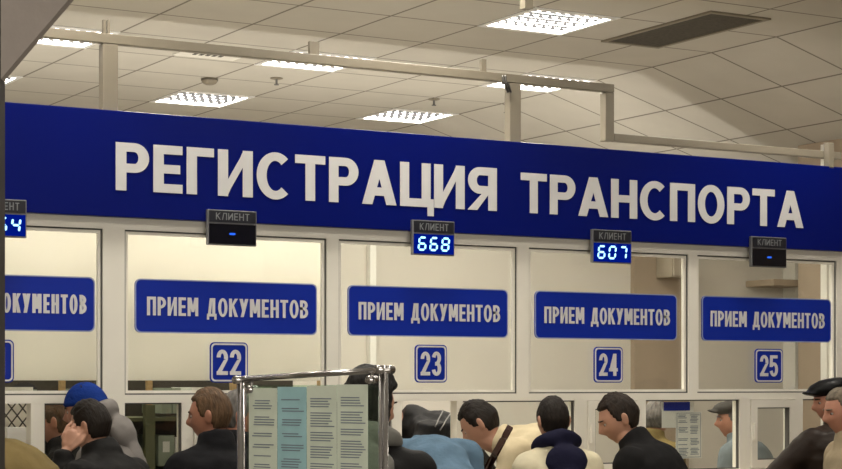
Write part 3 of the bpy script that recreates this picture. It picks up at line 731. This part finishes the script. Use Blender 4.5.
def head_M(P): return Matrix.Translation(P['head']) @ Matrix.Rotation(P['hyaw'], 4, 'Z') @ Matrix.Rotation(-P['pitch'], 4, 'X') @ Matrix.Scale(P['hs'], 4)
def xf(Mx, pts): return [Mx @ Vector(p) for p in pts]

def person(label, px, py, depth, phi, lean=8, pitch=10, hyaw=0, hair='short', hair_col=None, skin=None, jacket=None, girth=1.0, arms='counter',
           hood=None, hunch=0, hood_up=0, collar=True, hs=1.0, fat=0.0, hair_t=.009, cap=None, height=None, fold=.006, name='person', legs=None, roll=0):
    skin = skin or SKIN
    a = math.radians(lean)
    def spine(d):
        y = z = 0; n = 12
        for i in range(n):
            aa = a*(.35+1.3*(i+.5)/n*d/.53); y += math.sin(aa)*d/n; z += math.cos(aa)*d/n
        return Vector((0, y-.18*math.sin(a), .93+z))
    def sang(d): return a*(.35+1.3*d/.53)
    nk = spine(.555); ha = sang(.54)*.6+math.radians(pitch)*.35
    head = nk+Vector((0, math.sin(ha)*.15*hs+.02, math.cos(ha)*.15*hs))
    tgt = at_d(px, py, depth)
    sc = (tgt[2]-FLOOR)/head.z
    P = dict(head=head, hyaw=math.radians(hyaw), pitch=math.radians(pitch), hs=hs/sc)
    rot = Matrix.Rotation(math.radians(phi), 3, 'Z')
    hw = rot @ (head*sc)
    def ring(d, rx, ry, n=20, dy=0, bulge=0):
        c = spine(d); t = sang(d); out = []
        for i in range(n):
            q = 2*math.pi*i/n; lx, ly = rx*math.cos(q), ry*math.sin(q)+dy
            out.append(c+Vector((lx, ly*math.cos(t), -ly*math.sin(t))))
        return out
    def torso(mb, inf, d0=-.12, top=True):
        R = [(-.12, .155, .105), (0, .175, .12), (.15, .158, .112), (.33, .178, .122), (.42, .182, .118), (.48, .155, .10), (.53, .095, .08), (.57, .065, .065)]
        R = [(d, rx, ry) for d, rx, ry in R if d >= d0]
        mb.loft([ring(d, (rx*girth+inf*(1 if d < .5 else .4)), ry*girth+inf*(1 if d < .5 else .4)) for d, rx, ry in R])
    SHX = .178*(.6+.4*girth)
    shs = [spine(.462)+Vector((s*SHX, 0, 0)) for s in (-1, 1)]
    arms_j = []
    for s, sh in zip((-1, 1), shs):
        if arms == 'counter': el = sh+Vector((s*.07, .10, -.27)); wr = el+Vector((-s*.06, .235, -.02))
        elif arms == 'elbow': el = sh+Vector((s*.20, .10, -.19)); wr = el+Vector((-s*.12, .22, -.02))
        elif arms == 'down': el = sh+Vector((s*.035, -.02, -.29)); wr = el+Vector((-s*.01, .06, -.25))
        elif arms == 'ear' and s < 0:
            hm = head_M(P); wr = hm @ Vector((-.145, .075, -.10)); el = sh+Vector((-.11, .13, -.22))
        else: el = sh+Vector((s*.07, .06, -.28)); wr = el+Vector((-s*.10, .20, .03))
        arms_j.append((s, sh, el, wr))
    # ---- body: one continuous surface
    b = MB()
    torso(b, -.012)
    b.capsule(spine(.46), head+Vector((0, -.012, -.06)), .058+.006*fat, .054+.008*fat)
    hm = head_M(P)
    b.add(xf(hm, head_pts(HN, fat)), HF)
    for s in (-1, 1):
        Me = hm.to_3x3() @ Matrix.Rotation(s*.35, 3, 'Z') @ Matrix.Rotation(-.15, 3, 'X')
        b.ellipsoid(hm @ Vector((s*(.077+fat*.008), -.008, -.004)), (.010, .019, .032), Me, 14, 10)
        b.ellipsoid(hm @ Vector((s*(.083+fat*.008), -.016, .006)), (.008, .014, .022), Me, 12, 8)
    for s, sh, el, wr in arms_j:
        b.capsule(sh, el, .046, .038); b.capsule(el, wr, .040, .026)
        d = (wr-el).normalized()
        if arms == 'ear' and s < 0:
            hc = hm @ Vector((-.112, .045, -.03)); d = (hc-wr).normalized()
            side = (hm.to_3x3() @ Vector((1, .15, 0))).normalized(); across = d.cross(side).normalized()
        else:
            across = Vector((s*1.0, 0, 0)); across = (across-d*across.dot(d)).normalized(); side = d.cross(across)
            if side.z > 0: side = -side
        pc = wr+d*.055
        b.capsule(wr+d*.01, wr+d*.085, .024, .030, flat=.55, fdir=side)
        b.capsule(wr+d*.04+across*.014, wr+d*.085+across*.03, .017, .012); b.capsule(wr+d*.04-across*.014, wr+d*.085-across*.03, .017, .012)
        for k, (off, ln) in enumerate(((-.036, .060), (-.012, .074), (.012, .078), (.036, .064))):
            p0 = wr+d*.088+across*off; p1 = p0+d*ln*.5+side*.010; p2 = p1+d*ln*.32+side*.030
            b.capsule(p0-d*.02, p1, .0090, .0085, 10); b.capsule(p1, p2, .0085, .0072, 10)
        t0 = wr+d*.03-across*.022; t1 = t0+d*.04-across*.028+side*.008; t2 = t1+d*.03-across*.002+side*.012
        b.capsule(t0, t1, .012, .0105, 10); b.capsule(t1, t2, .0105, .0085, 10)
    hip = spine(0)
    lj = []
    for s in (-1, 1):
        h0 = hip+Vector((s*.095, 0, -.06)); kn = Vector((s*.105, h0.y*.5+.03, .50)); an = Vector((s*.11, .02, .085))
        lj.append((s, h0, kn, an))
        b.capsule(h0, kn, .082, .055); b.capsule(kn, an, .055, .036); b.capsule(an+Vector((0, -.02, -.04)), an+Vector((0, .13, -.055)), .036, .028)
    root = remesh(b, name, skin, None, .0052 if arms == 'ear' else .0068, 1)
    T = Matrix.Scale(sc, 4)
    kids = []
    # ---- trousers and shoes
    t = MB()
    tg = max(girth, .95)
    t.loft([ring(d, rx*tg+.012, ry*tg+.012) for d, rx, ry in ((-.13, .15, .10), (-.02, .175, .12), (.1, .165, .115))])
    for s, h0, kn, an in lj: t.capsule(h0, kn, .098*tg, .072); t.capsule(kn, an+Vector((0, 0, .0)), .072, .060)
    kids.append(remesh(t, 'trousers', TROUS, root, .016, 2, .006))
    for s, h0, kn, an in lj:
        q = MB(); q.capsule(an+Vector((0, -.03, -.035)), an+Vector((0, .15, -.045)), .050, .040, flat=1); o_ = remesh(q, 'shoe', SHOE, root, .012, 1); kids.append(o_)
        for v in o_.data.vertices:
            if v.co.z < .004: v.co.z = .004
    # ---- jacket
    j = MB(); torso(j, .034, -.12)
    j.capsule(shs[0]+Vector((.02, 0, 0)), shs[1]-Vector((.02, 0, 0)), .080, .080)
    for sh in shs: j.capsule(sh, spine(.535), .075, .07)
    for s, sh, el, wr in arms_j:
        j.capsule(sh, el, .084*(.7+.3*girth), .060); j.capsule(el, wr-(wr-el)*.06, .060, .045)
    if hunch:
        tt = sang(.42); Mh = Matrix.Rotation(-tt, 3, 'X'); j.ellipsoid(spine(.43)+Mh @ Vector((0, -.07, 0)), (.19*girth, .085+hunch, .17), Mh)
    if collar:
        t5 = ring(.52, .105, .10); t6 = ring(.575, .088, .088, dy=-.004); t7 = ring(.625, .074, .078, dy=-.008)
        j.loft([t5, t6, t7])
    kids.append(remesh(j, 'jacket', jacket, root, .0115, 6, fold))
    # ---- hood lying on the back
    if hood:
        h = MB(); pts = []; rr = []
        for i in range(17):
            q = math.pi*(-.18+1.36*i/16); c = spine(.56+hood_up); t_ = sang(.54)
            lx, ly = .105*math.cos(q), -.088*math.sin(q)
            pts.append(c+Vector((lx, ly*math.cos(t_)+.01, -ly*math.sin(t_)+.018+.02*math.sin(q)))); rr.append(.026+.020*max(0, math.sin(q)))
        h.tube(pts, rr, 12)
        t_ = sang(.45); Mh = Matrix.Rotation(-t_, 3, 'X')
        h.ellipsoid(spine(.475+hood_up)+Mh @ Vector((0, -.118, .0)), (.115, .052, .085), Mh)
        h.ellipsoid(spine(.40+hood_up*.5)+Mh @ Vector((0, -.135, .0)), (.075, .040, .075), Mh)
        kids.append(remesh(h, 'hood', hood, root, .010, 14, .004, 10))
    # ---- hair or headgear
    def cover(nm, style, thick, mt, nz=.35, seed=0):
        m = hair_mask(HN, style); p = head_pts(HN, fat)
        nr = HN*np.array([1, 1, 1]); nr = nr/np.linalg.norm(nr, axis=1)[:, None]
        o = np.empty(len(HN))
        for i in range(len(HN)):
            q = Vector(HN[i])
            o[i] = 1+nz*noise.noise(Vector((q.x*5+seed, q.y*5, q.z*3)))+nz*.6*noise.noise(Vector((q.x*17+seed, q.y*17, q.z*7)))
        top = .55+.75*np.clip(HN[:, 2], 0, 1)
        if style in ('beanie', 'cap'): top[:] = 1
        off = np.where(m > 0, -.012+(thick*top*o+.012)*m, -.012)
        g = MB(); g.add(xf(hm, p+nr*off[:, None]), HF)
        if style == 'long':
            g.capsule(hm @ Vector((0, -.045, -.02)), hm @ Vector((0, -.07, -.16)), .085, .06)
            for s in (-1, 1): g.capsule(hm @ Vector((s*.07, .0, .0)), hm @ Vector((s*.075, -.0, -.13)), .038, .03)
            return remesh(g, nm, mt, root, .008, 2, .003, 16)
        return g.build(nm, mt, root, True)
    sd = random.random()*30
    if hair_col and hair != 'none':
        kids.append(cover('hair', hair, hair_t, hair_col, seed=sd))
    if cap:
        kind, cm = cap
        if kind == 'beanie':
            kids.append(cover('beanie', 'beanie', .013, cm, .05))
        else:
            g = MB(); Mh3 = hm.to_3x3()
            g.ellipsoid(hm @ Vector((0, .004, .085)), (.098, .122, .046), Mh3 @ Matrix.Rotation(-.10, 3, 'X'), 28, 18)
            g.ellipsoid(hm @ Vector((0, 0, .070)), (.086, .108, .05), Mh3, 28, 18)
            g.ellipsoid(hm @ Vector((0, .105, .060)), (.062, .055, .010), Mh3 @ Matrix.Rotation(.25, 3, 'X'), 20, 10)
            kids.append(remesh(g, 'cap', cm, root, .008, 2, .002, 12))
    # ---- eyes
    for s in (-1, 1):
        g = MB(); c = hm @ Vector((s*.031, .0745, .006)); g.ellipsoid(c, (.0120, .0115, .0085), hm.to_3x3(), 14, 10)
        g.mi = 1; g.ellipsoid(hm @ Vector((s*.031, .0815, .005)), (.0068, .0055, .0068), hm.to_3x3(), 10, 8)
        kids.append(g.build('eye', [EYEW, IRIS], root, True))
    if hair_col:
        g = MB()
        for s in (-1, 1): g.capsule(hm @ Vector((s*.016, .096, .027)), hm @ Vector((s*.050, .083, .028)), .0045, .003, 8)
        kids.append(g.build('eyebrows', hair_col, root, True))
    for o in [root]+kids: o.data.transform(T)
    root.location = (tgt[0]-hw.x, tgt[1]-hw.y, FLOOR); root.rotation_euler = (0, 0, math.radians(phi))
    tag(root, label, 'person')
    print('PERSON %-55s scale %.3f head z %.2f y %.2f' % (label[:55], sc, tgt[2], tgt[1]))
    P.update(jacket=[o for o in kids if o.name.startswith('jacket')][0], sc=sc, spine=spine, sang=sang, hm=hm, root=root, girth=girth)
    return P

black = cloth('black coat wool', (.010, .010, .012)); black2 = cloth('black padded nylon', (.009, .0085, .0085), .65, .5, 14)
grey = cloth('grey padded jacket', (.19, .175, .165), .8, .4, 14); olive = cloth('olive jacket cloth', (.17, .125, .05))
denim = cloth('blue denim', (.10, .165, .235), .85, .5, 40, .2); cream = cloth('cream jacket cloth', (.62, .52, .34), .8, .3, 12)
cream2 = cloth('pale cream jacket cloth', (.62, .56, .40), .8, .3, 12); navy = cloth('dark navy hood cloth', (.010, .010, .028))
dgrey = cloth('charcoal jacket cloth', (.010, .0095, .010)); brownj = cloth('dark brown leather', (.022, .014, .010), .45, .3, 20)
beige = cloth('beige jacket cloth', (.36, .29, .19)); bluegrey = cloth('blue grey jacket cloth', (.17, .20, .215)); scarfg = cloth('grey hood cloth', (.17, .165, .15))
beanie = cloth('royal blue knit', (.008, .032, .20), .9, .6, 50); capm = cloth('black cap leather', (.008, .008, .008), .4); capg = cloth('grey cap cloth', (.07, .065, .06))
h_dark = hairm('very dark brown hair', (.011, .007, .0045)); h_brown = hairm('light brown hair', (.10, .058, .030)); h_grey = hairm('grey hair', (.13, .12, .11))
h_black = hairm('near black hair', (.006, .005, .0045)); h_dbrown = hairm('dark brown hair', (.018, .011, .007)); h_gb = hairm('grey brown hair', (.13, .105, .075))

person('person in olive jacket bending over the counter beside the dark post', -62, 433, 7.3, 62, 36, 45, hair_col=h_dark, jacket=olive, girth=1.05, hood=None)
person('person in royal blue beanie and grey hooded jacket facing left', 87, 410, 8.5, 52, 12, 12, arms='down', hood_up=.085, hair_col=h_dark, jacket=grey, hood=grey, cap=('beanie', beanie), skin=SKIN2, girth=1.1)
person('person with dark hair and black jacket holding a hand to the ear', 91, 427, 7.9, 30, 12, 14, hyaw=10, hs=.94, hair_col=h_dark, jacket=black2, arms='ear', hair_t=.011, girth=1.05)
person('light brown haired person in black coat facing left before window 22', 211, 416, 8.2, 5, 8, 6, hyaw=44, arms='down', hair_col=h_brown, jacket=black, girth=1.0, hair_t=.010, skin=SKIN2)
person('grey haired person in dark coat behind the left post of the stand', 238, 416, 8.85, -40, 6, 5, hyaw=-62, arms='down', hair_col=h_grey, jacket=black, skin=SKIN2)
person('long dark haired person in black jacket with grey hood behind the stand', 369, 406, 6.9, -35, 6, 10, hyaw=-45, hair='long', hair_col=h_black, jacket=black2, hood=scarfg, hair_t=.024, hs=1.05)
P8 = person('person in black jacket bending inside the open window 23', 385, 412, 10.75, 62, 38, 70, hair_col=h_dbrown, jacket=black2, fold=.012)
person('person in blue denim jacket bending at the open window 23', 413, 461, 8.95, -15, 60, 95, arms='down', hair_col=h_dark, jacket=denim, girth=.55, fold=.008)
P10 = person('stout dark haired person in cream jacket with a brown bag strap', 481, 424, 9.62, 48, 37, 36, hair_col=h_dark, jacket=cream, girth=1.4, fat=1.0, hunch=0, hair_t=.011, hs=1.06, collar=True)
person('short dark haired person seen from behind in navy hood and pale jacket', 553, 421, 9.1, -12, 8, 8, hs=.98, arms='down', hair_col=h_dark, jacket=cream2, hood=navy, girth=.84)
person('dark haired person in charcoal jacket looking down at window 24', 620, 419, 9.4, 28, 20, 24, hyaw=34, arms='down', hair_col=h_dbrown, jacket=dgrey, girth=1.12, hs=1.08, hair_t=.011)
person('person in black cap and dark brown jacket at window 25', 831, 402, 10.3, -5, 16, 8, hyaw=75, arms='elbow', hair_col=h_black, jacket=brownj, cap=('cap', capm), girth=1.3, skin=SKIN2)
person('grey brown haired person in beige jacket at the right edge', 843, 412, 9.45, 74, 8, 10, arms='down', hair_col=h_gb, jacket=beige, skin=SKIN2, girth=1.05)
person('person in grey cap and blue grey jacket behind glass of window 24', 733, 420, 11.75, 25, 10, 4, hyaw=33, arms='down', hair_col=h_grey, jacket=bluegrey, cap=('cap', capg), skin=SKIN2, girth=1.2)  # figure modelled behind the glass in place of the capped person's reflection
person('grey haired person in olive jacket behind glass left of the notice', 656, 419, 11.95, -70, 6, 4, arms='down', hair_col=h_grey, jacket=olive)  # figure behind the pane stands for the beige jacketed person's reflection
person('brown haired person behind glass of window 21 beside blue beanie', 56, 422, 9.5, 55, 6, 8, arms='down', hair_col=h_brown, jacket=dgrey, skin=SKIN2)  # added figure replaces the beanie wearer's face reflected in the pane

# pale piping across the back of the black jacket
from mathutils.bvhtree import BVHTree
jm = P8['jacket'].data; bv = BVHTree.FromPolygons([v.co for v in jm.vertices], [tuple(f.vertices) for f in jm.polygons])
g = MB()
for d0, sl_ in ((.47, .0), (.43, .012), (.36, -.01)):
    pts = []
    for i in range(30):
        th = math.radians(-20-150*i/29); d = d0+sl_*i/29; c = P8['spine'](d); a = P8['sang'](d)
        u = Vector((math.cos(th), math.sin(th)*math.cos(a), -math.sin(th)*math.sin(a)))
        hit, nr, _, _ = bv.ray_cast((c+u*.8)*P8['sc'], -u)
        if hit is not None: pts.append(hit+nr*.001)
    g.tube(pts, .004, 6)
q = g.build('piping', cloth('pale grey piping', (.22, .21, .20)), P8['root'], True); q['label'] = 'pale piping on black jacket'

# shoulder bag of the person in the cream jacket: strap over the back, bag at the hip
def bag(P):
    root = empty('shoulder_bag', tuple(P['root'].location), 'dark brown shoulder bag with strap across back of cream jacket', 'bag')
    root.rotation_euler = P['root'].rotation_euler
    sc, spine, sang = P['sc'], P['spine'], P['sang']; g = P['girth']
    from mathutils.bvhtree import BVHTree
    jm = P['jacket'].data; bv = BVHTree.FromPolygons([v.co for v in jm.vertices], [tuple(f.vertices) for f in jm.polygons])
    mb = MB(); n = 40; L = []; Rr = []
    # the strap lies on the jacket: from the far shoulder across the back to the near hip
    W2L = (Matrix.Translation(Vector(P['root'].location)) @ Matrix.Rotation(P['root'].rotation_euler.z, 4, 'Z')).inverted()
    o0 = W2L @ Vector((0, 0, EYE))
    for i in range(n):
        t = i/(n-1); cx, cy = 514-45*t, 421+82*t
        for lst, dd in ((L, -2.6), (Rr, 2.6)):
            dr = (W2L.to_3x3() @ Vector(ray(cx+dd, cy+dd*.5))).normalized()
            hit, nr, _, _ = bv.ray_cast(o0, dr)
            if hit is None and L and lst: hit, nr = lst[-1], Vector((0, 0, 0))
            if hit is not None: lst.append(hit+nr*.004)
    n = min(len(L), len(Rr)); L = L[-n:]; Rr = Rr[-n:]
    for i in range(n-1):
        q = [L[i], Rr[i], Rr[i+1], L[i+1]]; nrm = (q[1]-q[0]).cross(q[2]-q[0]).normalized()*.005
        mb.add([p+nrm for p in q]+[p-nrm for p in q], [(0, 1, 2, 3), (7, 6, 5, 4), (0, 4, 5, 1), (1, 5, 6, 2), (2, 6, 7, 3), (3, 7, 4, 0)])
    lm = cloth('dark brown strap leather', (.035, .014, .010), .5)
    mb.build('strap', lm, root)
    e = L[-1]; b = MB().box(e.x-.10, e.x, e.y-.14, e.y+.14, e.z-.27, e.z-.01).build('bag_body', lm, root); bevel(b, .02, 3)
    MB().box(e.x-.108, e.x-.10, e.y-.13, e.y+.13, e.z-.15, e.z-.02).build('flap', lm, root)
bag(P10)
